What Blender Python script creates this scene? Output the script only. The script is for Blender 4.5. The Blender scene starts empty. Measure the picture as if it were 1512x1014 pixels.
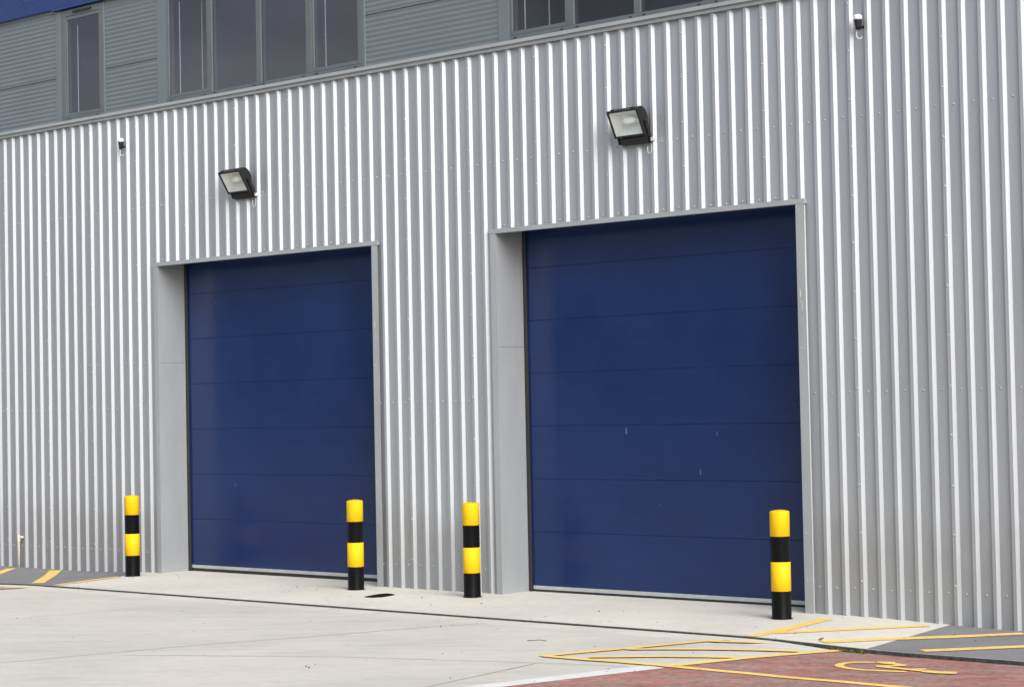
import bpy, bmesh, math, random
from mathutils import Vector, Matrix, noise
rnd = random.Random(7)
scene = bpy.context.scene
C = scene.collection
R = math.radians

# ------------------------------------------------------------------ materials
def mat(name, base, rough=0.6, metallic=0.0, spec=0.5, build=None):
    m = bpy.data.materials.new(name); m.use_nodes = True
    nt = m.node_tree; b = nt.nodes['Principled BSDF']
    b.inputs['Base Color'].default_value = (*base, 1)
    b.inputs['Roughness'].default_value = rough
    b.inputs['Metallic'].default_value = metallic
    b.inputs['Specular IOR Level'].default_value = spec
    if build: build(nt, b)
    return m
def N(nt, typ, **kw):
    n = nt.nodes.new(typ)
    for k, v in kw.items():
        if k.startswith('_'): setattr(n, k[1:], v)
        else: n.inputs[k.replace('__', ' ')].default_value = v
    return n
def coords(nt, scale=(1, 1, 1), rot=(0, 0, 0), vt='POINT'):
    t = nt.nodes.new('ShaderNodeNewGeometry')
    mp = nt.nodes.new('ShaderNodeMapping'); mp.vector_type = vt
    mp.inputs['Scale'].default_value = scale; mp.inputs['Rotation'].default_value = rot
    nt.links.new(t.outputs['Position'], mp.inputs['Vector'])
    return mp.outputs['Vector']
def noise_n(nt, vec, scale, detail=4, rough=0.55):
    n = N(nt, 'ShaderNodeTexNoise', Scale=scale, Detail=detail, Roughness=rough)
    nt.links.new(vec, n.inputs['Vector']); return n.outputs['Fac']
def ramp(nt, fac, stops):
    r = nt.nodes.new('ShaderNodeValToRGB'); e = r.color_ramp.elements
    while len(e) < len(stops): e.new(0.5)
    for el, (p, c) in zip(e, stops):
        el.position = p; el.color = (*c, 1) if len(c) == 3 else c
    nt.links.new(fac, r.inputs['Fac']); return r.outputs['Color']
def mul(nt, a, b, blend='MULTIPLY', fac=1.0):
    x = nt.nodes.new('ShaderNodeMixRGB'); x.blend_type = blend
    if isinstance(fac, (int, float)): x.inputs['Fac'].default_value = fac
    else: nt.links.new(fac, x.inputs['Fac'])
    for s, v in (('Color1', a), ('Color2', b)):
        if isinstance(v, tuple): x.inputs[s].default_value = (*v, 1)
        else: nt.links.new(v, x.inputs[s])
    return x.outputs['Color']
def bump(nt, b, height, strength=0.3, dist=0.01):
    n = nt.nodes.new('ShaderNodeBump'); n.inputs['Strength'].default_value = strength
    n.inputs['Distance'].default_value = dist
    nt.links.new(height, n.inputs['Height']); nt.links.new(n.outputs['Normal'], b.inputs['Normal'])
def g(v): return (v, v, v)

def b_clad(nt, b):
    v = coords(nt, (1, 1, .12)); n1 = noise_n(nt, v, 2.2, 5)
    v2 = coords(nt, (6, 1, .35)); n2 = noise_n(nt, v2, 2.0, 4)
    c = mul(nt, ramp(nt, n1, [(.3, (.35, .37, .392)), (.7, (.385, .404, .428))]), ramp(nt, n2, [(.35, g(.95)), (.65, g(1))]))
    # darker grey mixed in towards the bottom, with an uneven noise edge
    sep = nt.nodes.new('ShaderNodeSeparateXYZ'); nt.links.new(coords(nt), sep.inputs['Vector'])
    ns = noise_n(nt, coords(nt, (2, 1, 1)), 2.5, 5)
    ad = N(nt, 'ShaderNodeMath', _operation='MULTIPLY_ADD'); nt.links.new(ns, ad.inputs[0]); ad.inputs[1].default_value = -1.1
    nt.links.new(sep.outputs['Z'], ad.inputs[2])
    low_tone = ramp(nt, ad.outputs[0], [(0.0, g(.42)), (.5, g(0))])
    c = mul(nt, c, (.265, .268, .27), 'MIX', low_tone)
    cell = N(nt, 'ShaderNodeMath', _operation='FLOOR'); nt.links.new(sep.outputs['X'], cell.inputs[0])
    wn = N(nt, 'ShaderNodeTexWhiteNoise', _noise_dimensions='1D'); nt.links.new(cell.outputs[0], wn.inputs['W'])
    c = mul(nt, c, ramp(nt, wn.outputs['Value'], [(0, g(.95)), (1, g(1.03))]))
    nt.links.new(c, b.inputs['Base Color'])
    rr = ramp(nt, n2, [(.3, g(.45)), (.7, g(.52))]); nt.links.new(rr, b.inputs['Roughness'])
    vb = coords(nt, (1, 1, .35)); nb = noise_n(nt, vb, 3.0, 3); bump(nt, b, nb, .04, .01)
M = {}
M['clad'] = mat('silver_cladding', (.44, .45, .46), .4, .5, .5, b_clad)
def b_trim(nt, b):
    n1 = noise_n(nt, coords(nt, (1, 1, .3)), 3, 5); n2 = noise_n(nt, coords(nt), 1.8, 3)
    nt.links.new(ramp(nt, n1, [(.3, (.305, .322, .335)), (.7, (.35, .366, .376))]), b.inputs['Base Color'])
    bump(nt, b, n2, .35, .02)
M['trim'] = mat('silver_flashing', (.42, .43, .43), .42, .3, .5, b_trim)
def b_upper(nt, b):
    n1 = noise_n(nt, coords(nt, (.6, 1, 1)), 2, 5)
    nt.links.new(ramp(nt, n1, [(.3, (.113, .138, .149)), (.7, (.129, .156, .168))]), b.inputs['Base Color'])
M['upper'] = mat('grey_panel', (.2, .23, .235), .42, .1, .5, b_upper)
M['frame'] = mat('grey_window_frame', (.15, .175, .175), .4, .1, .5, lambda nt, b: nt.links.new(ramp(nt, noise_n(nt, coords(nt), 4), [(.3, (.088, .102, .107)), (.7, (.105, .12, .125))]), b.inputs['Base Color']))
M['blueband'] = mat('blue_band', (.022, .05, .19), .45, .0, .3, lambda nt, b: nt.links.new(ramp(nt, noise_n(nt, coords(nt), 3), [(.3, (.016, .036, .135)), (.7, (.02, .043, .155))]), b.inputs['Base Color']))
def b_door(nt, b):
    n1 = noise_n(nt, coords(nt, (.25, 1, 9)), 6, 5, .6)
    n2 = noise_n(nt, coords(nt, (1, 1, 1)), 1.1, 5)
    c = mul(nt, ramp(nt, n1, [(.3, (.0045, .0175, .078)), (.7, (.006, .0205, .09))]), ramp(nt, n2, [(.35, g(.86)), (.65, g(1.05))]))
    nt.links.new(c, b.inputs['Base Color'])
    nt.links.new(ramp(nt, n2, [(.3, g(.2)), (.7, g(.27))]), b.inputs['Roughness'])
    n3 = noise_n(nt, coords(nt, (.12, 1, 26)), 5, 3, .6); bump(nt, b, n3, .2, .0015)
M['door'] = mat('blue_door', (.015, .032, .125), .2, 0, .4, b_door)
def flat(name, base, rough=.5, metallic=0., spec=.5, var=.12, scale=8):
    lo = tuple(x * (1 - var) for x in base); hi = tuple(x * (1 + var) for x in base)
    return mat(name, base, rough, metallic, spec, lambda nt, b: nt.links.new(ramp(nt, noise_n(nt, coords(nt), scale, 5), [(.3, lo), (.7, hi)]), b.inputs['Base Color']))
M['seam'] = flat('door_seam', (.026, .028, .04), .7, 0, .2)
M['rubber'] = flat('black_rubber', (.012, .012, .012), .55)
M['alu'] = flat('aluminium_bar', (.42, .46, .47), .4, .4)
M['yellow'] = flat('yellow_plastic', (.68, .42, .006), .55, 0, .15, .03, 5)
def b_blk(nt, b):
    n1 = noise_n(nt, coords(nt), 60, 3); n2 = noise_n(nt, coords(nt, (1, 1, .2)), 14, 4)
    nt.links.new(ramp(nt, n1, [(.3, g(.003)), (.74, g(.005)), (.8, g(.04))]), b.inputs['Base Color'])
    nt.links.new(ramp(nt, n2, [(.3, g(.22)), (.7, g(.36))]), b.inputs['Roughness'])
M['black'] = mat('black_plastic', (.01, .01, .01), .28, 0, .1, b_blk)
M['lampblack'] = flat('black_cast_metal', (.012, .012, .013), .5, 0, .3)
M['reflector'] = flat('reflector', (.8, .82, .82), .38, .35, .5, .03)
M['bulb'] = flat('bulb_glass', (.86, .88, .86), .25, 0, .5, .02)
M['dome'] = flat('white_dome', (.62, .62, .61), .3, 0, .5, .02)
M['cable'] = flat('white_cable', (.5, .5, .49), .5)
M['zinc'] = flat('zinc_bolt', (.7, .72, .74), .35, .4)
M['screw'] = flat('screw_head', (.34, .36, .38), .65, 0., .2)
M['pvc'] = flat('cream_pvc', (.52, .48, .41), .5)
M['hole'] = flat('drain_black', (.003, .003, .003), .7, 0, .05)
M['scuff'] = flat('scuff', (.075, .095, .15), .6)
M['room'] = flat('room_wall', (.16, .15, .15), .9)
M['glass_strip'] = flat('white_reflection', (.8, .82, .85), .5)  # white of the strips that imitate reflections in the panes
M['weed'] = flat('weed_leaf', (.11, .13, .03), .7, 0, .3, .4, 20)
M['ridge'] = flat('unseen_ridge', (.03, .042, .022), .95, 0, .1, .5, .6)  # dark tone of the unseen ridge added for reflections
M['grit'] = flat('grit', (.055, .045, .038), .9, 0, .3, .5, 9)

def b_concrete(nt, b):
    v = coords(nt); n1 = noise_n(nt, v, .45, 6, .6); n2 = noise_n(nt, v, 7, 6, .65)
    n3 = noise_n(nt, coords(nt, (7, 1, 1), (0, 0, R(38)), 'TEXTURE'), 5.5, 6, .7)
    n4 = noise_n(nt, v, 90, 3)
    c = mul(nt, ramp(nt, n1, [(.3, (.462, .448, .408)), (.7, (.555, .535, .478))]), ramp(nt, n3, [(.28, g(.83)), (.46, g(.98)), (.75, g(1.04))]))
    c = mul(nt, c, ramp(nt, n2, [(.3, g(.93)), (.7, g(1.03))]))
    c = mul(nt, c, ramp(nt, n4, [(.25, g(.82)), (.42, g(1))]))
    nt.links.new(c, b.inputs['Base Color']); bump(nt, b, n2, .25, .006)
M['concrete'] = mat('concrete', (.5, .49, .46), .85, 0, .3, b_concrete)
def b_apron(nt, b):
    v = coords(nt); n1 = noise_n(nt, v, .7, 6, .6); n2 = noise_n(nt, v, 9, 6, .65); n4 = noise_n(nt, v, 70, 3)
    c = mul(nt, ramp(nt, n1, [(.3, (.535, .522, .47)), (.7, (.64, .615, .54))]), ramp(nt, n2, [(.3, g(.9)), (.7, g(1.03))]))
    c = mul(nt, c, ramp(nt, n4, [(.25, g(.8)), (.42, g(1))]))
    nt.links.new(c, b.inputs['Base Color']); bump(nt, b, n2, .3, .006)
M['apron'] = mat('pale_concrete', (.52, .5, .47), .85, 0, .3, b_apron)
M['edging'] = flat('edging', (.6, .6, .585), .8, 0, .3, .08, 5)
M['joint'] = flat('joint', (.36, .35, .345), .9, 0, .3, .2, 5)
def b_tarmac(nt, b):
    v = coords(nt); n1 = noise_n(nt, v, 1.2, 6, .65); n2 = noise_n(nt, v, 60, 4, .7)
    c = mul(nt, ramp(nt, n1, [(.3, (.165, .165, .17)), (.7, (.215, .213, .214))]), ramp(nt, n2, [(.3, g(.72)), (.7, g(1.25))]))
    nt.links.new(c, b.inputs['Base Color']); bump(nt, b, n2, .6, .006)
M['tarmac'] = mat('weathered_tarmac', (.15, .15, .15), .9, 0, .3, b_tarmac)
M['kerb'] = flat('dirty_kerb', (.045, .043, .04), .85, 0, .2, .5, 25)
M['steel'] = flat('kerb_edge', (.3, .33, .33), .6, .1, .4, .2, 9)
def b_brick(nt, b):
    br = N(nt, 'ShaderNodeTexBrick', _offset=.5, Scale=1.0, Mortar__Size=.006, Brick__Width=.2, Row__Height=.1, Bias=0.)
    br.inputs['Color1'].default_value = (0, 0, 0, 1); br.inputs['Color2'].default_value = (1, 1, 1, 1); br.inputs['Mortar'].default_value = (.5, .5, .5, 1)
    nt.links.new(coords(nt, (1, 1, 1), (0, 0, R(-17))), br.inputs['Vector'])
    c = ramp(nt, br.outputs['Color'], [(0, (.30, .12, .10)), (.3, (.37, .155, .13)), (.55, (.34, .175, .155)), (.8, (.27, .195, .19)), (1, (.41, .2, .165))])
    n1 = noise_n(nt, coords(nt), .9, 6, .6); n2 = noise_n(nt, coords(nt), 14, 5, .65)
    c = mul(nt, c, (.32, .235, .205), 'MIX', ramp(nt, n1, [(.38, g(.0)), (.62, g(.62))]))
    c = mul(nt, c, (.22, .16, .14), 'MIX', br.outputs['Fac'])
    c = mul(nt, c, ramp(nt, n2, [(.3, g(.72)), (.7, g(1.2))]))
    c = mul(nt, c, ramp(nt, noise_n(nt, coords(nt, (6, 1, 1), (0, 0, R(40)), 'TEXTURE'), 5, 5, .7), [(.3, (.78, .74, .74)), (.65, (1.08, 1.02, 1.0))]))
    nt.links.new(c, b.inputs['Base Color'])
    inv = N(nt, 'ShaderNodeMath', _operation='SUBTRACT'); inv.inputs[0].default_value = 1; nt.links.new(br.outputs['Fac'], inv.inputs[1])
    bump(nt, b, inv.outputs[0], .5, .006)
M['brick'] = mat('red_block_paving', (.3, .12, .1), .85, 0, .3, b_brick)
def b_paint(nt, b):
    n1 = noise_n(nt, coords(nt), 22, 5, .7); n2 = noise_n(nt, coords(nt), 3, 4)
    c = ramp(nt, n2, [(.3, (.72, .485, .12)), (.7, (.82, .57, .18))]); nt.links.new(c, b.inputs['Base Color'])
    nt.links.new(ramp(nt, n1, [(.31, g(.2)), (.43, g(1))]), b.inputs['Alpha'])
M['paint'] = mat('yellow_road_paint', (.7, .43, .06), .7, 0, .3, b_paint)
def b_grass(nt, b): pass
M['asphalt'] = flat('far_ground', (.09, .09, .088), .9, 0, .3, .2, 1)

def glass(name, tint):
    m = bpy.data.materials.new(name); m.use_nodes = True; nt = m.node_tree
    nt.nodes.remove(nt.nodes['Principled BSDF']); out = nt.nodes['Material Output']
    tr = nt.nodes.new('ShaderNodeBsdfTransparent'); tr.inputs['Color'].default_value = (*tint, 1)
    gl = nt.nodes.new('ShaderNodeBsdfGlossy'); gl.inputs['Roughness'].default_value = .02
    gl.inputs['Color'].default_value = (.95, .92, 1, 1)
    fr = nt.nodes.new('ShaderNodeFresnel'); fr.inputs['IOR'].default_value = 1.85
    n = noise_n(nt, coords(nt), 1.3, 3); bp = nt.nodes.new('ShaderNodeBump'); bp.inputs['Strength'].default_value = .02; bp.inputs['Distance'].default_value = .02
    nt.links.new(n, bp.inputs['Height']); nt.links.new(bp.outputs['Normal'], gl.inputs['Normal'])
    ge = nt.nodes.new('ShaderNodeNewGeometry'); mt = N(nt, 'ShaderNodeMath', _operation='SUBTRACT'); mt.inputs[0].default_value = 1; nt.links.new(ge.outputs['Backfacing'], mt.inputs[1])
    m2 = N(nt, 'ShaderNodeMath', _operation='MULTIPLY'); nt.links.new(fr.outputs['Fac'], m2.inputs[0]); nt.links.new(mt.outputs[0], m2.inputs[1])
    mx = nt.nodes.new('ShaderNodeMixShader'); nt.links.new(m2.outputs[0], mx.inputs['Fac'])
    nt.links.new(tr.outputs[0], mx.inputs[1]); nt.links.new(gl.outputs[0], mx.inputs[2]); nt.links.new(mx.outputs[0], out.inputs['Surface'])
    return m
M['glass'] = glass('tinted_glass', (.7, .69, .73)); M['clearglass'] = glass('lamp_glass', (.92, .94, .93))

# ------------------------------------------------------------------ mesh helpers
class MB:
    def __init__(s): s.v = []; s.f = []; s.mi = []; s.sm = []
    def face(s, pts, mi=0, smooth=False):
        i = len(s.v); s.v += [tuple(p) for p in pts]; s.f.append(tuple(range(i, i + len(pts)))); s.mi.append(mi); s.sm.append(smooth)
    def grid(s, rows, mi=0, smooth=False, closed=False):
        i = len(s.v); n = len(rows[0])
        for r in rows: s.v += [tuple(p) for p in r]
        for a in range(len(rows) - 1):
            for b in range(n if closed else n - 1):
                c = (b + 1) % n
                s.f.append((i + a * n + b, i + a * n + c, i + (a + 1) * n + c, i + (a + 1) * n + b)); s.mi.append(mi); s.sm.append(smooth)
    def box(s, x0, x1, y0, y1, z0, z1, mi=0, bev=0.0):
        if bev <= 0:
            p = [(x, y, z) for z in (z0, z1) for y in (y0, y1) for x in (x0, x1)]
            for q in ((0, 2, 3, 1), (4, 5, 7, 6), (0, 1, 5, 4), (2, 6, 7, 3), (0, 4, 6, 2), (1, 3, 7, 5)): s.face([p[k] for k in q], mi)
            return
        bm = bmesh.new(); bmesh.ops.create_cube(bm, size=1)
        for v in bm.verts: v.co = Vector(((x0 + x1) / 2 + v.co.x * (x1 - x0), (y0 + y1) / 2 + v.co.y * (y1 - y0), (z0 + z1) / 2 + v.co.z * (z1 - z0)))
        bmesh.ops.bevel(bm, geom=bm.edges[:], offset=bev, segments=2, affect='EDGES', profile=.5)
        s.add_bm(bm, mi)
    def add_bm(s, bm, mi=0, M4=None, smooth=False):
        bm.verts.index_update(); i = len(s.v)
        for v in bm.verts: s.v.append(tuple(M4 @ v.co if M4 else v.co))
        for f in bm.faces: s.f.append(tuple(i + v.index for v in f.verts)); s.mi.append(mi); s.sm.append(smooth)
        bm.free()
    def lathe(s, prof, cx=0, cy=0, n=32, mi=0, smooth=True, M4=None):
        rows = []
        for r, z in prof:
            row = []
            for k in range(n):
                p = Vector((cx + r * math.cos(2 * math.pi * k / n), cy + r * math.sin(2 * math.pi * k / n), z)); row.append(M4 @ p if M4 else p)
            rows.append(row)
        s.grid(rows, mi, smooth, True)
    def tube(s, pts, r, n=8, mi=0):
        pts = [Vector(p) for p in pts]; rows = []
        for k, p in enumerate(pts):
            d = (pts[min(k + 1, len(pts) - 1)] - pts[max(k - 1, 0)]).normalized()
            a = d.cross(Vector((0, 1, 0.13))).normalized(); b2 = d.cross(a)
            rows.append([p + r * (math.cos(2 * math.pi * j / n) * a + math.sin(2 * math.pi * j / n) * b2) for j in range(n)])
        s.grid(rows, mi, True, True); s.face(rows[0][::-1], mi); s.face(rows[-1], mi)
    def prism(s, prof, x0, x1, mi=0, caps=True, closed=True, fn=None):
        fn = fn or (lambda x, a, b: (x, a, b))
        s.grid([[fn(x0, a, b) for a, b in prof], [fn(x1, a, b) for a, b in prof]], mi, False, closed)
        if caps: s.face([fn(x0, a, b) for a, b in prof], mi); s.face([fn(x1, a, b) for a, b in prof][::-1], mi)
    def build(s, name, mats, parent=None, loc=None, fix=True):
        me = bpy.data.meshes.new(name); me.from_pydata(s.v, [], s.f)
        for m in (mats if isinstance(mats, (list, tuple)) else [mats]): me.materials.append(m)
        for p, mi, sm in zip(me.polygons, s.mi, s.sm): p.material_index = mi; p.use_smooth = sm
        bm = bmesh.new(); bm.from_mesh(me); bmesh.ops.remove_doubles(bm, verts=bm.verts, dist=1e-5)
        if fix: bmesh.ops.recalc_face_normals(bm, faces=bm.faces)
        bm.to_mesh(me); bm.free()
        o = bpy.data.objects.new(name, me); C.objects.link(o)
        if parent: o.parent = parent
        if loc: o.location = loc
        return o
def tag(o, label=None, cat=None, group=None, kind=None):
    for k, v in (('label', label), ('category', cat), ('group', group), ('kind', kind)):
        if v: o[k] = v
    return o
def thing(name, label, cat, loc, group=None):
    o = bpy.data.objects.new(name, None); C.objects.link(o); o.location = loc; o.empty_display_size = .2
    return tag(o, label, cat, group)
def copy_tree(o, parent=None):
    c = o.copy(); C.objects.link(c)
    if parent: c.parent = parent
    for ch in list(o.children): copy_tree(ch, c)
    return c

# ------------------------------------------------------------------ ground
def ss(a, b, x):
    t = min(1, max(0, (x - a) / (b - a))); return t * t * (3 - 2 * t)
def H(x): return -.02 + .04 * ss(1.5, 3.4, x) - .04 * ss(13.8, 15.6, x)
YD = -.037
def interp(pts, y):           # pts sorted by falling y
    if y >= pts[0][1]: a, b = pts[0], pts[1]
    else:
        for a, b in zip(pts, pts[1:]):
            if y >= b[1]: break
    t = (y - a[1]) / (b[1] - a[1]); return a[0] + t * (b[0] - a[0])
def sheet(name, m, left, right, ys, off, kind='structure'):
    mb = MB(); rows = []
    xs0 = [1.4 + .1 * k for k in range(22)] + [5, 8, 11, 13.5] + [13.7 + .1 * k for k in range(21)]
    for y in ys:
        a, b = left(y), right(y); n = 90
        inner = []
        for k in range(n + 1):
            inner.append(a + (b - a) * k / n)
        rows.append([(x, y, H(x) + off) for x in inner])
    mb.grid(rows); o = mb.build(name, m, fix=False)
    return tag(o, kind=kind)
def yard_sheet():
    xs = sorted(set([-90, -40, -20, -8, -3, 0] + [round(1.4 + .1 * k, 2) for k in range(22)] + [5, 7, 9, 11, 13] + [round(13.7 + .1 * k, 2) for k in range(21)] + [17, 20, 25, 35, 60, 100]))
    mb = MB(); mb.grid([[(x, y, H(x) + YD + (.021 * (1 - ss(14.2, 15.0, x)) if y > -2 else 0)) for x in xs] for y in (-1.9, -1.955, -2.12, -4, -8, -15, -25, -40, -60)])
    return tag(mb.build('yard', M['concrete'], fix=False), kind='structure')
mb = MB(); mb.grid([[(x, y, -.2) for x in (-900, 0, 900)] for y in (900, 0, -900)]); tag(mb.build('ground', M['asphalt'], fix=False), kind='structure')
yard_sheet()
KY = -1.95
LD = [(2.78, 0.0), (3.40, -.72), (3.70, -1.95)]
RD = [(14.88, 0.0), (15.17, -1.95)]
ysA = [.46, .2, 0, -.2, -.4, -.6, -.72, -1.0, -1.3, -1.6, KY + .03]
def lx(y): return interp(LD, min(y, 0)) if y < 0 else 2.78
def rx(y): return interp(RD, min(y, 0)) if y < 0 else 14.88
sheet('apron', M['apron'], lx, rx, ysA, 0)
sheet('pavement', M['tarmac'], lambda y: -4.5, lx, ysA, 0)
sheet('pavement', M['tarmac'], rx, lambda y: 24.0, ysA, 0)
BE = [(14.98, -1.9), (14.84, -2.24), (14.64, -2.82), (14.45, -3.71), (14.13, -5.28), (13.4, -8.5), (11, -20)]
ysB = [-1.951, -2.1, -2.24, -2.5, -2.82, -3.2, -3.71, -4.4, -5.28, -6.5, -8.5, -12, -20]
sheet('brick_paving', M['brick'], lambda y: interp(BE, y), lambda y: 24.0, ysB, YD + .005)
sheet('edging_strip', M['edging'], lambda y: interp(BE, y) - .2, lambda y: interp(BE, y), [-3.75, -4.2, -4.8, -5.28, -6.5, -8.5, -12, -20], YD + .004)
BL = [(3.42, -1.81), (3.17, -2.35), (1.9, -5)]
sheet('brick_paving', M['brick'], lambda y: -4.5, lambda y: interp(BL, y), [-1.951, -2.35, -3.2, -4, -5], YD + .005)
# kerb: dirty upstand with a thin paler arris
mb = MB(); xs = [-4.5, -2, 0] + [1.4 + .1 * k for k in range(22)] + [3.6 + .25 * k for k in range(41)] + [13.9 + .1 * k for k in range(20)] + [16.5 + .5 * k for k in range(16)]
def kj(x): return noise.noise((x * 3, 0, 1)) * .004
mb.grid([[(x, KY + kj(x), H(x) - .12) for x in xs], [(x, KY + kj(x), H(x) - .006) for x in xs], [(x, KY + .006 + kj(x), H(x) + .001) for x in xs]], 0)
mb.grid([[(x, KY + .006 + kj(x), H(x) + .001) for x in xs], [(x, KY + .031, H(x) + .001) for x in xs]], 1)
tag(mb.build('kerb', [M['kerb'], M['steel']], fix=False), kind='structure')

def stroke(mb, pts, w, off, jag=.06):
    P = [Vector((x, y)) for x, y in pts]; Q = []
    for a, b in zip(P, P[1:]):
        n = max(2, int((b - a).length / .04))
        Q += [a.lerp(b, k / n) for k in range(n)]
    Q.append(P[-1]); A = []; B = []
    for k, p in enumerate(Q):
        d = (Q[min(k + 1, len(Q) - 1)] - Q[max(k - 1, 0)]).normalized(); nn = Vector((-d.y, d.x))
        a = p + nn * w / 2 * (1 + jag * 2 * noise.noise((p.x * 9, p.y * 9, 3))); b = p - nn * w / 2 * (1 + jag * 2 * noise.noise((p.x * 9, p.y * 9, 8)))
        A.append((a.x, a.y, H(a.x) + off)); B.append((b.x, b.y, H(b.x) + off))
    mb.grid([A, B])
def marking(name, strokes, off, label=None):
    mb = MB()
    for k, (pts, w) in enumerate(strokes): stroke(mb, pts, w, off + .0006 * k)
    return tag(mb.build(name, M['paint'], fix=False), kind='structure')
marking('road_marking', [
    ([(13.17, -3.80), (13.46, -2.99), (13.69, -2.24), (13.87, -1.97)], .09), ([(13.2, -3.79), (13.68, -3.78), (14.43, -3.68), (15.16, -3.56), (15.91, -3.53), (16.37, -3.54), (17.6, -3.56)], .1),
    ([(14.43, -3.68), (14.63, -2.84), (14.83, -2.27), (14.95, -1.97)], .09), ([(13.57, -3.65), (14.53, -2.92)], .085),
    ([(13.50, -3.06), (14.39, -2.46), (14.72, -2.26)], .085), ([(13.77, -2.22), (14.11, -2.08), (14.25, -1.99)], .085)], YD + .010)
marking('road_marking', [([(13.98, -1.92), (13.96, -1.44), (13.79, -.38)], .13), ([(14.02, -1.6), (14.34, -1.03), (14.77, -.23)], .13),
    ([(14.67, -1.83), (14.94, -1.33), (15.73, -.22)], .15), ([(15.62, -1.78), (16.18, -1.08), (17.0, -.1)], .15)], .004)
marking('road_marking', [([(1.5, -1.45), (.87, -.79), (.35, -.25)], .13), ([(3.21, -1.83), (2.2, -.95), (1.25, -.16)], .16), ([(3.69, -1.9), (3.47, -1.2), (3.38, -.72)], .1)], .004)
marking('road_marking', [([(1.9, -4.6), (2.96, -2.36), (3.37, -1.97)], .1)], YD + .010)
marking('accessible_bay_marking', [
    ([(15.56, -2.42), (15.49, -2.45), (15.43, -2.5), (15.39, -2.57), (15.385, -2.64), (15.41, -2.73), (15.47, -2.79), (15.6, -2.85), (15.72, -2.86), (15.9, -2.82), (16.06, -2.77)], .07),
    ([(15.56, -2.4), (15.70, -2.34)], .075), ([(15.62, -2.41), (15.75, -2.42), (15.86, -2.46)], .075), ([(15.7, -2.63), (15.79, -2.54), (15.86, -2.46)], .075),
    ([(15.72, -2.63), (15.87, -2.64), (16.05, -2.665), (16.2, -2.68)], .075), ([(16.17, -2.685), (16.3, -2.69), (16.43, -2.64)], .12), ([(16.01, -2.68), (16.12, -2.57)], .07)], YD + .010)
mb = MB()
for k, (pts, w) in enumerate([([(6.2, -4.9), (6.31, -4.47), (6.56, -3.37), (6.7, -2.8)], .012), ([(9.2, -7.6), (9.5, -6.63), (9.91, -4.94), (10.44, -3.55), (10.69, -2.72), (11.05, -1.97)], .014),
                 ([(10.0, -5.7), (10.45, -5.42), (11.7, -4.74), (13.45, -4.11), (14.2, -3.9)], .012), ([(13.65, -5.7), (13.43, -4.17)], .012)]): stroke(mb, pts, w, YD + .003 + .0003 * k, .3)
tag(mb.build('slab_joint', M['joint'], fix=False), kind='structure')
mb = MB(); mb.grid([[(-.045, -.012, .004), (0, -.03, .008), (.05, -.004, .018)], [(-.04, .0, .02), (0, 0, .03), (.055, 0, .03)], [(-.045, .012, .006), (0, .03, .012), (.05, .004, .02)]], 0, True)
o = mb.build('fallen_leaf', flat('dry_leaf', (.2, .085, .04), .8), fix=False); o.location = (14.6, -1.74, H(14.6)); o.rotation_euler[2] = .7; o.scale = (.5, .6, .8)
tag(o, 'small curled brown leaf lying on pale concrete between yellow lines', 'leaf')
mb = MB(); rows = []  # unseen dark ridge, added to darken reflections in doors and bollards
for k in range(81):
    a = R(168 + 117 * k / 80); row = []
    for j in range(9):
        t = j / 8; rr = 68 + 45 * t; hz = (.5 + 11.5 * math.sin(math.pi * min(1, t * 1.25) * .55) ** .8) * (1 + .22 * noise.noise((a * 7, t * 2, 0)) + .12 * noise.noise((a * 26, t * 5, 4)))
        row.append((8 + rr * math.cos(a), rr * math.sin(a), -.25 + hz * (0 if j == 0 else 1)))
    rows.append(row)
mb.grid(rows); tag(mb.build('added_ridge', M['ridge'], fix=False), kind='structure')
# grit scattered on the slab
mb = MB()
for k in range(110):
    x = rnd.uniform(3, 16); y = -rnd.uniform(.15, 6.5) if k % 3 else -rnd.uniform(.1, 1.9)
    r = rnd.choice([.004, .005, .006, .009]); z = H(x) + (0 if y > KY else YD + .004)
    bm = bmesh.new(); bmesh.ops.create_icosphere(bm, subdivisions=1, radius=r)
    for v in bm.verts: v.co = Vector((v.co.x * rnd.uniform(.7, 1.5), v.co.y * rnd.uniform(.7, 1.3), v.co.z * .6 + r * .4)) + Vector((x, y, z))
    mb.add_bm(bm)
mb.tube([(12.33, -3.02, H(12.3) + YD + .008), (12.42, -2.95, H(12.3) + YD + .012), (12.5, -2.95, H(12.3) + YD + .008)], .003, 5)
tag(mb.build('grit', M['grit'], fix=False), kind='stuff')
# weed in the kerb joint
mb = MB()
for k in range(90):
    x = rnd.gauss(15.05, .075); y = KY - .012 - abs(rnd.gauss(0, .03)); z = H(x) + YD + .005
    a = rnd.uniform(0, 6.3); l = rnd.uniform(.02, .055); w = rnd.uniform(.004, .009); d = Vector((math.cos(a), math.sin(a), rnd.uniform(.3, 1.2))).normalized() * l; s = Vector((-math.sin(a), math.cos(a), 0)) * w
    p = Vector((x, y, z)); mb.face([p - s * .4, p + s * .4, p + d * .6 + s, p + d - Vector((0, 0, .3 * l)), p + d * .6 - s])
tag(mb.build('weeds', M['weed'], fix=False), kind='stuff')

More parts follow.
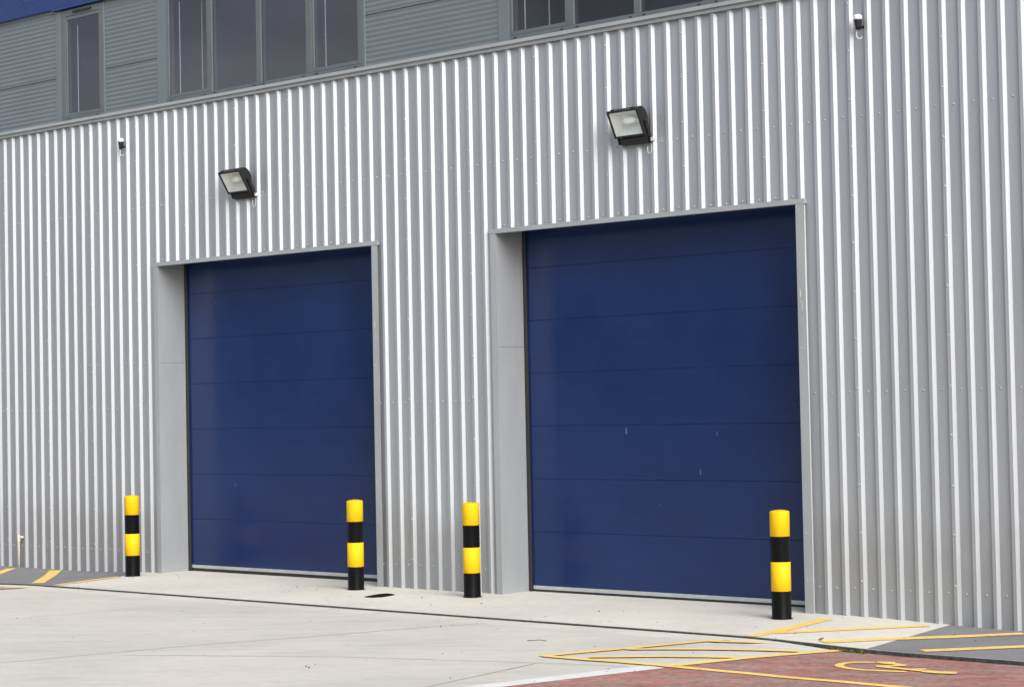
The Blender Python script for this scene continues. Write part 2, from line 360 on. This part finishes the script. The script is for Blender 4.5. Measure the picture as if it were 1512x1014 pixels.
# drain cover, slightly dished, set in the apron
t = thing('drain_cover', 'black round drain cover set in the pale concrete near the door post', 'drain', (8.245, -.83, H(8.2)))
mb = MB(); pts = [(8.19, -1.03), (8.15, -.89), (8.11, -.74), (8.13, -.63), (8.23, -.64), (8.33, -.70), (8.36, -.82), (8.39, -.95), (8.34, -1.04), (8.26, -1.06)]
loc = [(x - 8.245, y + .83) for x, y in pts]
mb.face([(x * .92, y * .92, .003) for x, y in loc]); mb.grid([[(x * .92, y * .92, .003) for x, y in loc], [(x, y, .006) for x, y in loc], [(x * 1.04, y * 1.04, .0005) for x, y in loc]], 0, False, True)
mb.build('lid', M['hole'], t)

# ------------------------------------------------------------------ warehouse
W = thing('warehouse', 'grey metal-clad warehouse with two blue doors and a row of upper windows', 'warehouse', (8, 0, 0))
W.location = (0, 0, 0)
XL, XR, ZT = -4.0, 23.0, 6.06
OP = [(3.40, 7.385), (9.35, 13.315)]            # clear openings
prof = []
for i in range(int(XL / .2), int(XR / .2) + 1):
    b = .2 * i
    prof += [(b - .084, 0.), (b - .060, -.032), (b - .0245, -.032), (b, 0.)]
cuts = []
for a, b in OP: cuts += [a - .045, b + .045]
full = []
for (x0, y0), (x1, y1) in zip(prof, prof[1:]):
    full.append((x0, y0))
    for c in cuts:
        if x0 < c < x1: full.append((c, y0 + (y1 - y0) * (c - x0) / (x1 - x0)))
full.append(prof[-1])
mb = MB()
ZS = [4.03, 4.6, 5.2, 5.7, ZT]
for (x0, y0), (x1, y1) in zip(full, full[1:]):
    xm = (x0 + x1) / 2; inside = any(a - .045 < xm < b + .045 for a, b in OP)
    zs = ZS if inside else [-.15, .6, 1.4, 2.2, 3.2] + ZS
    mb.grid([[(x0, y0, z) for z in zs], [(x1, y1, z) for z in zs]])
def screw(x, y, z, r=.0095, mb=None):
    mb = mb or globals()['mb']
    q = [(r * 1.25, 0), (r * 1.25, .0025), (r * .8, .003), (r * .8, .008), (r * .4, .0105), (0.0001, .011)]
    mb.lathe(q, n=8, M4=Matrix.Translation((x, y, z)) @ Matrix.Rotation(R(90), 4, 'X'), mi=1)
for i in range(int(XL / .2), int(XR / .2)):
    b = .2 * i; xp = b + .058 + rnd.uniform(-.006, .006); ins = any(a - .06 < xp < c + .06 for a, c in OP)
    for z in ([4.797] + ([4.085] if ins else [.284, 2.162] + ([2.754] if xp < 3.2 else []))): screw(xp, 0, z + rnd.uniform(-.005, .005))
    if i % 5 == 0:
        ins = any(a - .06 < b - .042 < c + .06 for a, c in OP)
        for k in range(13):
            z = .357 + .4605 * k
            if not ins or z > 4.15: screw(b - .042, -.032, z + rnd.uniform(-.006, .006), .0085)
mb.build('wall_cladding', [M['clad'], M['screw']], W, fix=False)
# base drip under the sheets
for a, b in ((XL, 3.30), (7.495, 9.245), (13.42, XR)):
    mb = MB(); mb.box(a, b, .004, .02, -.15, .02); mb.build('base_flashing', M['trim'], W)
# capping
seams = [XL, -1.0, 2.1, 4.9, 7.22, 9.38, 12.4, 15.4, 18.4, XR]
cp = [(.06, 6.135), (-.076, 6.108), (-.082, 6.105), (-.082, 6.070), (-.079, 6.067), (-.076, 6.070), (-.076, 6.078), (-.052, 6.078), (-.052, 6.028), (-.049, 6.025), (-.046, 6.028), (-.046, 6.05), (.06, 6.05)]
for a, b in zip(seams, seams[1:]):
    mb = MB(); mb.prism(cp, a + .0015, b - .0015); mb.build('capping', M['trim'], W)

def surround(a, b):
    mb = MB(); zt = 4.004; f0 = -.043
    mb.box(a - .095, b + .105, f0 - .003, -.001, zt, zt + .05, 0, .002)              # lintel flange
    mb.box(a - .085, a - .021, f0, -.0015, -.12, zt - .001, 0, .002); mb.box(a - .0205, a, f0, f0 + .0015, -.12, zt - .001)                           # jamb flanges
    # slightly bowed right hand flange edge, like a knocked flashing
    bm = bmesh.new(); bmesh.ops.create_cube(bm, size=1); bmesh.ops.subdivide_edges(bm, edges=[e for e in bm.edges if abs(e.verts[0].co.z - e.verts[1].co.z) > .5], cuts=24)
    for v in bm.verts:
        x = b + (v.co.x + .5) * .096; z = -.12 + (v.co.z + .5) * (zt - .001 + .12); y = f0 + (v.co.y + .5) * .004
        if v.co.x > 0: x += .006 * noise.noise((z * 1.3, a, 0)) + .003
        if v.co.x > 0 and v.co.y < 0: y += .004 * noise.noise((z * 2.1, a, 5))
        v.co = Vector((x, y, z))
    mb.add_bm(bm)
    for (z0, z1) in ((-.12, 2.748), (2.751, zt - .0012), (zt - .0008, zt + .055)):                                       # reveal linings with a lap joint
        mb.box(a - .02, a - .0005, (f0 + .002) if z1 < zt else .0005, .335, z0, z1); mb.box(a - .02, a + .003, .3355, .418, z0, z1)
        mb.box(b + .0005, b + .02, (f0 + .002) if z1 < zt else .0005, .335, z0, z1); mb.box(b - .003, b + .02, .3355, .418, z0, z1)
    mb.box(a - .02, b + .02, -.0005, .418, zt + .056, zt + .07)                     # soffit
    zk = 3.1 if a > 5 else 3.05
    for (u, w2, z, hh_) in ((b + .035, .012, zk, .09), (b + .055, .005, zk - .14, .12), (b + .045, .005, zk - .24, .03)): mb.face([(u, f0 - .0035, z), (u + w2, f0 - .0035, z - .01), (u + w2 * .5, f0 - .0035, z + hh_ * .6), (u - .004, f0 - .0035, z + hh_)], 1)
    for k in range(9): screw(b + .04, f0 - .002, .35 + .45 * k, .003, mb)
    return mb.build('door_surround', [M['trim'], M['edging']], W, fix=False)
def scuff(mb, x, z, w, h, y):
    mb.face([(x, y, z), (x + w, y, z + h * .2), (x + w * .7, y, z + h), (x + w * .1, y, z + h * .8)], 2)
def door(a, b, dz, marks):
    root = None
    mb = MB(); y0 = .424; z0 = .088 + dz
    zs = [z0] + [.685 + .589 * k + dz for k in range(6)] + [4.2]
    for k, (u, v) in enumerate(zip(zs, zs[1:])):
        q = [(y0 + .04, u + .0016), (y0 + .002, u + .0014), (y0, u + .0035), (y0, v - .0035), (y0 + .002, v - .0014), (y0 + .04, v - .0016)]
        mb.prism(q, a + .002, b - .002)
        mb.box(a + .004, b - .004, y0 + .006, y0 + .03, v - .002, v + .002, 1)
    for m_ in marks: scuff(mb, *m_, y0 - .0006)
    d = mb.build('door', [M['door'], M['seam'], M['scuff']], W); d['label'] = 'deep blue sectional overhead door'
    mb = MB(); mb.box(a + .05, b - .05, y0 - .006, y0 + .03, .045 + dz, .0865 + dz, 0, .003); mb.build('bottom_rail', M['alu'], d)
    mb = MB(); mb.box(a + .05, b - .05, y0 - .001, y0 + .025, -.02, .0445 + dz, 0, .004); mb.build('bottom_seal', M['rubber'], d)
    for x0, x1 in ((a + .003, a + .049), (b - .049, b - .003)):
        mb = MB(); mb.box(x0, x1, y0 - .03, y0 - .001, -.02, 4.056, 0, .006); mb.build('side_seal', M['rubber'], d)
    return d
for a, b in OP: surround(a, b)
door(*OP[0], .015, [(4.335, 1.13, .012, .05), (4.0, 3.5, .008, .03)])
door(*OP[1], 0, [(10.76, 1.76, .022, .075), (11.74, 1.33, .014, .065), (11.965, 1.74, .012, .04), (11.2, 1.0, .006, .03)])

# upper storey
YU = .04
WIN = [(1.27, 2.22, [(1.43, 2.12, True)]),
       (3.545, 7.24, [(3.63, 4.37, True), (4.50, 5.33, False), (5.44, 6.24, False), (6.40, 7.14, True)]),
       (9.56, 13.2, [(9.62, 10.36, True), (10.51, 11.31, False), (11.42, 12.2, False), (12.35, 13.08, True)])]
def corrugated(name, x0, x1, z0, z1, pitch, amp, m, y=YU):
    mb = MB(); n = int((z1 - z0) / pitch * 6)
    pts = [(y + amp * (math.sin(2 * math.pi * (z0 + (z1 - z0) * k / n) / pitch)), z0 + (z1 - z0) * k / n) for k in range(n + 1)]
    mb.grid([[(x, a, b) for a, b in pts] for x in (x0, x1)], 0, True)
    mb.face([(x0, y + .02, z0), (x1, y + .02, z0), (x1, y, z0), (x0, y, z0)]); mb.face([(x0, y + .02, z1), (x1, y + .02, z1), (x1, y, z1), (x0, y, z1)])
    mb.face([(x0, y, z0), (x0, y, z1), (x0, y + .03, z1), (x0, y + .03, z0)]); mb.face([(x1, y, z0), (x1, y, z1), (x1, y + .03, z1), (x1, y + .03, z0)])
    return mb.build(name, m, W, fix=False)
for x0, x1 in ((XL, 1.155), (2.25, 3.37), (7.275, 9.39), (13.23, XR)):
    corrugated('upper_panel', x0, x1, 6.02, 6.735, .0597, .0046, M['upper'])
    corrugated('upper_panel', x0, x1, 6.747, 7.69, .0597, .0046, M['upper'])
for x0, x1 in ((XL, 1.155), (2.25, 3.37), (7.275, 9.39), (13.23, XR)):
    mb = MB(); mb.box(x0, x1, YU + .022, YU + .03, 6.0, 7.7); mb.build('panel_backing', M['rubber'], W)
for x0, x1 in ((1.157, 1.268), (2.222, 2.248), (3.372, 3.543), (7.242, 7.273), (9.392, 9.558), (13.202, 13.228)):
    mb = MB(); mb.box(x0, x1, YU - .012, YU + .14, 6.0, 7.66, 0, .003); mb.build('panel_trim', M['upper'], W)
# blue band above: fine ribbed sheets standing proud
corrugated('blue_band', XL, XR, 7.70, 9.3, .033, .004, M['blueband'], YU - .05)
mb = MB(); mb.prism([(YU - .062, 7.668), (YU - .062, 7.70), (YU + .1, 7.70), (YU + .1, 7.668)], 1.13, XR); mb.prism([(YU - .058, 7.69), (YU - .058, 7.70), (YU + .1, 7.70), (YU + .1, 7.69)], XL, 1.128); mb.build('band_drip', M['blueband'], W)
mb = MB(); mb.box(XL, XR, YU - .08, 12, 9.305, 9.42); mb.build('roof', M['trim'], W)
for x0, x1, ls in WIN:
    ls = [(a - .022, b, s) for a, b, s in ls]; fr = MB(); z0, z1 = 6.10, 7.655; yf = .028; yb = .11
    fr.box(x0, x1, yf, yb, z0, z0 + .078, 0, .003); fr.box(x0, x1, yf, yb, z1 - .09, z1, 0, .003)
    xs = [x0] + [v for l in ls for v in (l[0], l[1])] + [x1]; edges = []
    for k in range(0, len(xs), 2):
        u, v = xs[k], xs[k + 1]
        lo = u if k == 0 else u + (.036 if ls[k // 2 - 1][2] else 0); hi = v if k == len(xs) - 2 else v - (.036 if ls[k // 2][2] else 0)
        fr.box(lo, hi, yf + .001, yb, z0 + .079, z1 - .091, 0, .003)
    for a, b, s in ls:
        for xx in (a + .03, b - .06): fr.box(xx, xx + .035, yf - .006, yf - .001, z0 + .045, z0 + .056, 1)
    if len(ls) == 1: fr.box(x0 + .3, x1 - .25, yf - .02, yf - .001, z1 - .06, z1 - .035, 1)
    w = fr.build('window', [M['frame'], M['rubber']], W)
    for a, b, s in ls:
        if s:
            sm = MB(); e = .034
            for q in ((a - e, b + e, z0 + .081, z0 + .125), (a - e, b + e, z1 - .14, z1 - .093)): sm.box(q[0], q[1], yf + .006, yb - .01, q[2], q[3], 0, .003)
            for q in ((a - e, a), (b, b + e)): sm.box(q[0], q[1], yf + .006, yb - .01, z0 + .1255, z1 - .1405, 0, .003)
            sm.build('sash', M['frame'], w)
            rm = MB(); rm.box(a + .085, a + .1, yb + .03, yb + .04, z0 + .13, z1 - .2, 0, .003); rm.build('reflection_strip', M['glass_strip'], w)  # white strip behind the sash pane, imitating a bright reflection in the glass
        pm = MB(); zb, zt = (z0 + .12, z1 - .13) if s else (z0 + .072, z1 - .085)
        pm.box(a - .004, b + .004, yf + .02, yf + .028, zb, zt); pm.build('pane', M['glass'], w)
for q in ((3.95, 3.965, .3, .31, 6.15, 7.5), (9.9, 9.915, .3, .31, 6.15, 7.5)):  # two more added white strips standing in for reflections
    rm = MB(); rm.box(*q, 0, .003); rm.build('reflection_strip', M['glass_strip'], W)
# dim room behind the glass, and the shell of the building
mb = MB()
for a, b in ((XL + .2, XR - .2),):
    mb.box(a, b, 6.0, 6.1, 5.9, 9.2); mb.box(a, b, .15, 6.0, 5.9, 5.98); mb.box(a, b, .15, 6.0, 8.2, 8.3); mb.box(a - .1, a, .1, 6, 5.9, 8.3); mb.box(b, b + .1, .1, 6, 5.9, 8.3)
mb.build('room', M['room'], W)
for q in ((XL - .02, XL, 0, 12, -.2, 9.3), (XR, XR + .02, 0, 12, -.2, 9.3), (XL, XR, 11.98, 12, -.2, 9.3), (XL, XR, .6, .62, -.2, 5.88)):
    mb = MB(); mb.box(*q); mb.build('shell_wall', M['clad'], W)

# ------------------------------------------------------------------ bollards
def bollard(x, y):
    z = H(x)
    t = thing('bollard', '', 'bollard', (x, y, z), 'yellow and black bollards in front of the doors')
    r = .0945
    mb = MB(); mb.lathe([(r + .012, -.05), (r + .010, .003), (r - .0015, .009), (r - .0015, .985), (.001, .99)], n=48)
    mb.build('post', M['black'], t)
    mb = MB(); mb.lathe([(r - .002, .2585), (r, .2595), (r, .5285), (r - .002, .5295)], n=48); mb.build('yellow_band', M['yellow'], t)
    mb = MB(); pr = [(r - .002, .7655), (r, .7665), (r, .985)]
    for k in range(1, 7): a = k / 6 * math.pi / 2; pr.append((r - .016 + .016 * math.cos(a), .985 + .016 * math.sin(a)))
    pr += [(r * .45, 1.009), (.001, 1.0115)]; mb.lathe(pr, n=48); mb.build('yellow_cap', M['yellow'], t)
    return t
b0 = bollard(13.40, -.57)
spots = [(13.40, -.57, 'yellow and black bollard standing before the right edge of the larger door'),
         (9.263, -.437, 'yellow and black bollard in front of ribbed cladding just left of the larger door'),
         (7.44, -.438, 'yellow and black bollard beside the drain cover at the right edge of the far door'),
         (3.41, -.518, 'yellow and black bollard beside the dark tarmac at the left edge of the far door')]
for k, (x, y, lab) in enumerate(spots):
    o = b0 if k == 0 else copy_tree(b0)
    o.location = (x, y, H(x)); o.scale = (1, 1, 1.022); o['label'] = lab

# ------------------------------------------------------------------ floodlights
def floodlight(x, z, tilt, label):
    t = thing('floodlight', label, 'floodlight', (x, 0, z), 'floodlights above the doors')
    hw = .2; hh = .3; base = Vector((0, -.128, .05)); ct, st = math.cos(tilt), math.sin(tilt)
    V = Vector((0, -st, ct)); B = Vector((0, ct, st))       # up the glass, into the housing
    def P(x, d, v): return base + V * v + B * d + Vector((x, 0, 0))
    fn = lambda x, d, v: P(x, d, v)
    # housing shell: rounded back, open at the front
    arc = [(.0, hh - .004), (.05, hh - .008)] + [(.05 + .088 * math.sin(a), .185 + .112 * math.cos(a)) for a in [R(15 * k) for k in range(1, 9)]] + [(.085, .045), (.05, .012), (0, .004)]
    hb = MB(); x0, x1 = -hw + .012, hw - .012
    hb.grid([[P(x0, *q) for q in arc], [P(x1, *q) for q in arc]], 0, True)
    for xx in (x0, x1): hb.face([P(xx, *q) for q in arc])
    for xx in (-.12, 0, .12):                                # cooling fins on the back
        hb.prism([(.092, hh - .04)] + [(.05 + .1 * math.sin(a), .185 + .122 * math.cos(a)) for a in [R(15 * k) for k in range(3, 8)]] + [(.1, .13)], xx - .004, xx + .004, 0, True, True, fn)
    hb.build('housing', M['lampblack'], t)
    fb = MB(); e = .02                                         # front frame
    for (a, b, c, d) in ((-hw, hw, 0, e), (-hw, hw, hh - e, hh)): fb.prism([(-.018, c), (-.018, d), (.012, d), (.012, c)], a, b, 0, True, True, fn)
    for (a, b) in ((-hw, -hw + e), (hw - e, hw)): fb.prism([(-.017, e), (-.017, hh - e), (.012, hh - e), (.012, e)], a, b, 0, True, True, fn)
    for xx in (-.13, .13): fb.prism([(-.016, hh - .002), (-.012, hh + .014), (.012, hh + .014), (.016, hh - .002)], xx - .014, xx + .014, 0, True, True, fn)
    for xx in (-.1, .1): fb.prism([(-.022, -.006), (-.022, .02), (.012, .02), (.012, -.006)], xx - .01, xx + .01, 0, True, True, fn)
    fb.build('front_frame', M['lampblack'], t)
    rb = MB(); a0, a1 = (-hw + e, e), (hw - e, hh - e); i0, i1 = (-.085, .115), (.1, .215); D = .078
    o_ = [P(a0[0], -.006, a0[1]), P(a1[0], -.006, a0[1]), P(a1[0], -.006, a1[1]), P(a0[0], -.006, a1[1])]
    n_ = [P(i0[0], D, i0[1]), P(i1[0], D, i0[1]), P(i1[0], D, i1[1]), P(i0[0], D, i1[1])]
    for k in range(4): rb.face([o_[k], o_[(k + 1) % 4], n_[(k + 1) % 4], n_[k]])
    rb.face(n_); rb.build('reflector', M['reflector'], t, fix=False)
    lb = MB(); bm = bmesh.new(); bmesh.ops.create_uvsphere(bm, u_segments=20, v_segments=12, radius=1)
    lb.add_bm(bm, 0, Matrix.Translation(P(.015, .042, .165)) @ Matrix.Rotation(-tilt, 4, 'X') @ Matrix.Diagonal((.088, .036, .048, 1)), True)
    lb.tube([P(.08, .042, .165), P(.17, .042, .165)], .016, 12); lb.build('bulb', M['bulb'], t)
    gb = MB(); gb.prism([(-.011, e - .004), (-.011, hh - e + .004), (-.008, hh - e + .004), (-.008, e - .004)], -hw + e - .004, hw - e + .004, 0, True, True, fn); gb.build('glass', M['clearglass'], t)
    # control gear box slung below the housing
    kb = MB(); kp = [(.02, .004), (.075, .03), (.1, -.02), (.065, -.118), (.008, -.1), (-.006, -.02)]
    kb.prism(kp, -hw + .06, hw - .015, 0, True, True, fn); kb.prism([(.0, -.03), (.03, -.02), (.04, -.055), (.012, -.06)], -hw + .035, -hw + .06, 0, True, True, fn)
    kb.build('gear_box', M['lampblack'], t)
    # stirrup bracket bolted to the cladding
    sb = MB()
    for sx in (-1, 1):
        xx = sx * (hw + .006)
        p0 = P(xx, .06, .13); p1 = Vector((xx, -.05, .012))
        d = (p1 - p0).normalized(); nn = Vector((0, -d.z, d.y)) * .021
        q = [p0 - d * .02 + nn, p1 + nn, p1 - nn, p0 - d * .02 - nn]
        sb.face([v + Vector((.003, 0, 0)) for v in q]); sb.face([v - Vector((.003, 0, 0)) for v in q]); sb.grid([[v + Vector((.003, 0, 0)) for v in q], [v - Vector((.003, 0, 0)) for v in q]], 0, False, True)
        sb.lathe([(.016, 0), (.016, .012), (.001, .013)], n=12, M4=Matrix.Translation(p0 + Vector((sx * .003, 0, 0))) @ Matrix.Rotation(sx * R(90), 4, 'Y'))
    sb.box(-hw - .02, hw + .012, -.062, -.033, -.012, .026, 0, .003); sb.build('bracket', M['lampblack'], t)
    zb = MB(); zb.box(hw + .013, hw + .05, -.07, -.033, -.012, .026, 0, .004); zb.build('bracket_end', M['zinc'], t)
    cb = MB(); cb.tube([(hw - .03, -.06, -.06), (hw - .035, -.06, -.1), (hw - .03, -.055, -.13), (hw - .015, -.045, -.14), (hw - .002, -.04, -.12), (hw, -.038, -.08), (hw - .005, -.036, -.03)], .003, 6); cb.build('cable', M['cable'], t)
    return t
floodlight(11.355, 4.815, R(27), 'black floodlight on a bracket above the larger near door')
floodlight(5.15, 4.765, R(33), 'black floodlight on a bracket above the smaller-looking far door')

# ------------------------------------------------------------------ photocells
def photocell(x, z, label):
    t = thing('photocell', label, 'photocell', (x, -.03, z), 'photocells on the cladding')
    mb = MB(); pr = [(.042, 0), (.0425, .02), (.04, .035)] + [(.04 * math.cos(a), .035 + .02 * math.sin(a)) for a in [R(15 * k) for k in range(1, 6)]] + [(.0005, .055)]
    mb.lathe(pr, 0, -.062, 24); mb.face([(.042 * math.cos(k * .2618), -.062 + .042 * math.sin(k * .2618), 0) for k in range(24)]); mb.build('dome', M['dome'], t)
    mb = MB(); mb.lathe([(.0005, -.092), (.026, -.092), (.028, -.06), (.033, -.045), (.036, -.012), (.041, -.002), (.0005, -.001)], .004, -.062, 20)
    mb.tube([(.004, -.05, -.06), (.004, -.02, -.06), (.004, .03, -.06)], .014, 10); mb.build('base', M['lampblack'], t)
    mb = MB(); mb.tube([(-.012, -.06, -.09), (-.016, -.062, -.12), (-.018, -.062, -.15), (-.008, -.06, -.172), (.008, -.05, -.18), (.02, -.042, -.176), (.028, -.036, -.165)], .005, 8); mb.build('cable', M['cable'], t)
    return t
photocell(14.107, 5.697, 'white domed photocell on a black base high on the right stretch of cladding')
photocell(2.735, 5.69, 'white domed photocell on a black base under the upper windows at far left')

# ------------------------------------------------------------------ overflow pipe
t = thing('overflow_pipe', 'short cream plastic pipe against the cladding at the tarmac, far left', 'pipe', (.255, -.058, H(.2)))
mb = MB(); mb.tube([(0, 0, -.02), (0, 0, .41), (0, 0, .44)], .0175, 14); mb.build('pipe', M['pvc'], t)
mb = MB(); mb.lathe([(.022, .36), (.022, .445), (.014, .455), (.0005, .456)], n=14); mb.tube([(.005, .004, .42), (.05, .03, .42), (.06, .058, .42)], .019, 12); mb.build('elbow', M['pvc'], t)

# ------------------------------------------------------------------ light
SUN_AZ = Vector((.90, -.42)); SUN_EL = R(34)
az = SUN_AZ.normalized()
sd = Vector((az.x * math.cos(SUN_EL), az.y * math.cos(SUN_EL), math.sin(SUN_EL)))
L = bpy.data.lights.new('Sun', 'SUN'); L.energy = 1.5; L.angle = R(45); L.color = (1, .975, .95)
so = bpy.data.objects.new('sun', L); C.objects.link(so); so.rotation_euler = (-sd).to_track_quat('-Z', 'Y').to_euler(); so.location = (20, -20, 30)
wd = bpy.data.worlds.new('World'); scene.world = wd; wd.use_nodes = True; nt = wd.node_tree
sky = nt.nodes.new('ShaderNodeTexSky'); sky.sky_type = 'NISHITA'; sky.sun_disc = False; sky.sun_elevation = SUN_EL
sky.sun_rotation = math.atan2(az.x, az.y); sky.air_density = 1.0; sky.dust_density = 3.0; sky.ozone_density = 1.0
hs = nt.nodes.new('ShaderNodeHueSaturation'); hs.inputs['Saturation'].default_value = .42
nt.links.new(sky.outputs[0], hs.inputs['Color']); tc = nt.nodes.new('ShaderNodeTexCoord'); cm = nt.nodes.new('ShaderNodeMapping'); cm.inputs['Scale'].default_value = (1, 1, 2.6)
nt.links.new(tc.outputs['Generated'], cm.inputs['Vector'])
cl = noise_n(nt, cm.outputs['Vector'], 3.4, 6, .55)
cc = mul(nt, hs.outputs[0], ramp(nt, cl, [(.32, (.5, .5, .53)), (.5, (.92, .92, .93)), (.68, (1.45, 1.43, 1.4))]))
nt.links.new(cc, nt.nodes['Background'].inputs['Color'])
nt.nodes['Background'].inputs['Strength'].default_value = .13

# ------------------------------------------------------------------ camera
cam = bpy.data.cameras.new('Camera'); cam.sensor_width = 36; cam.lens = 3000 / 1512 * 36; cam.clip_end = 3000
co = bpy.data.objects.new('camera', cam); C.objects.link(co); scene.camera = co
co.location = (24.423091, -16.708580, 2.082017); co.rotation_euler = (1.6019331, .0203157, .7287417)
vs = scene.view_settings; scene.display_settings.display_device = 'sRGB'
vs.view_transform = 'Standard'; vs.look = 'None'; vs.gamma = 1; vs.use_curve_mapping = False; vs.exposure = 0.95
scene.cycles.use_denoising = True; scene.cycles.max_bounces = 8
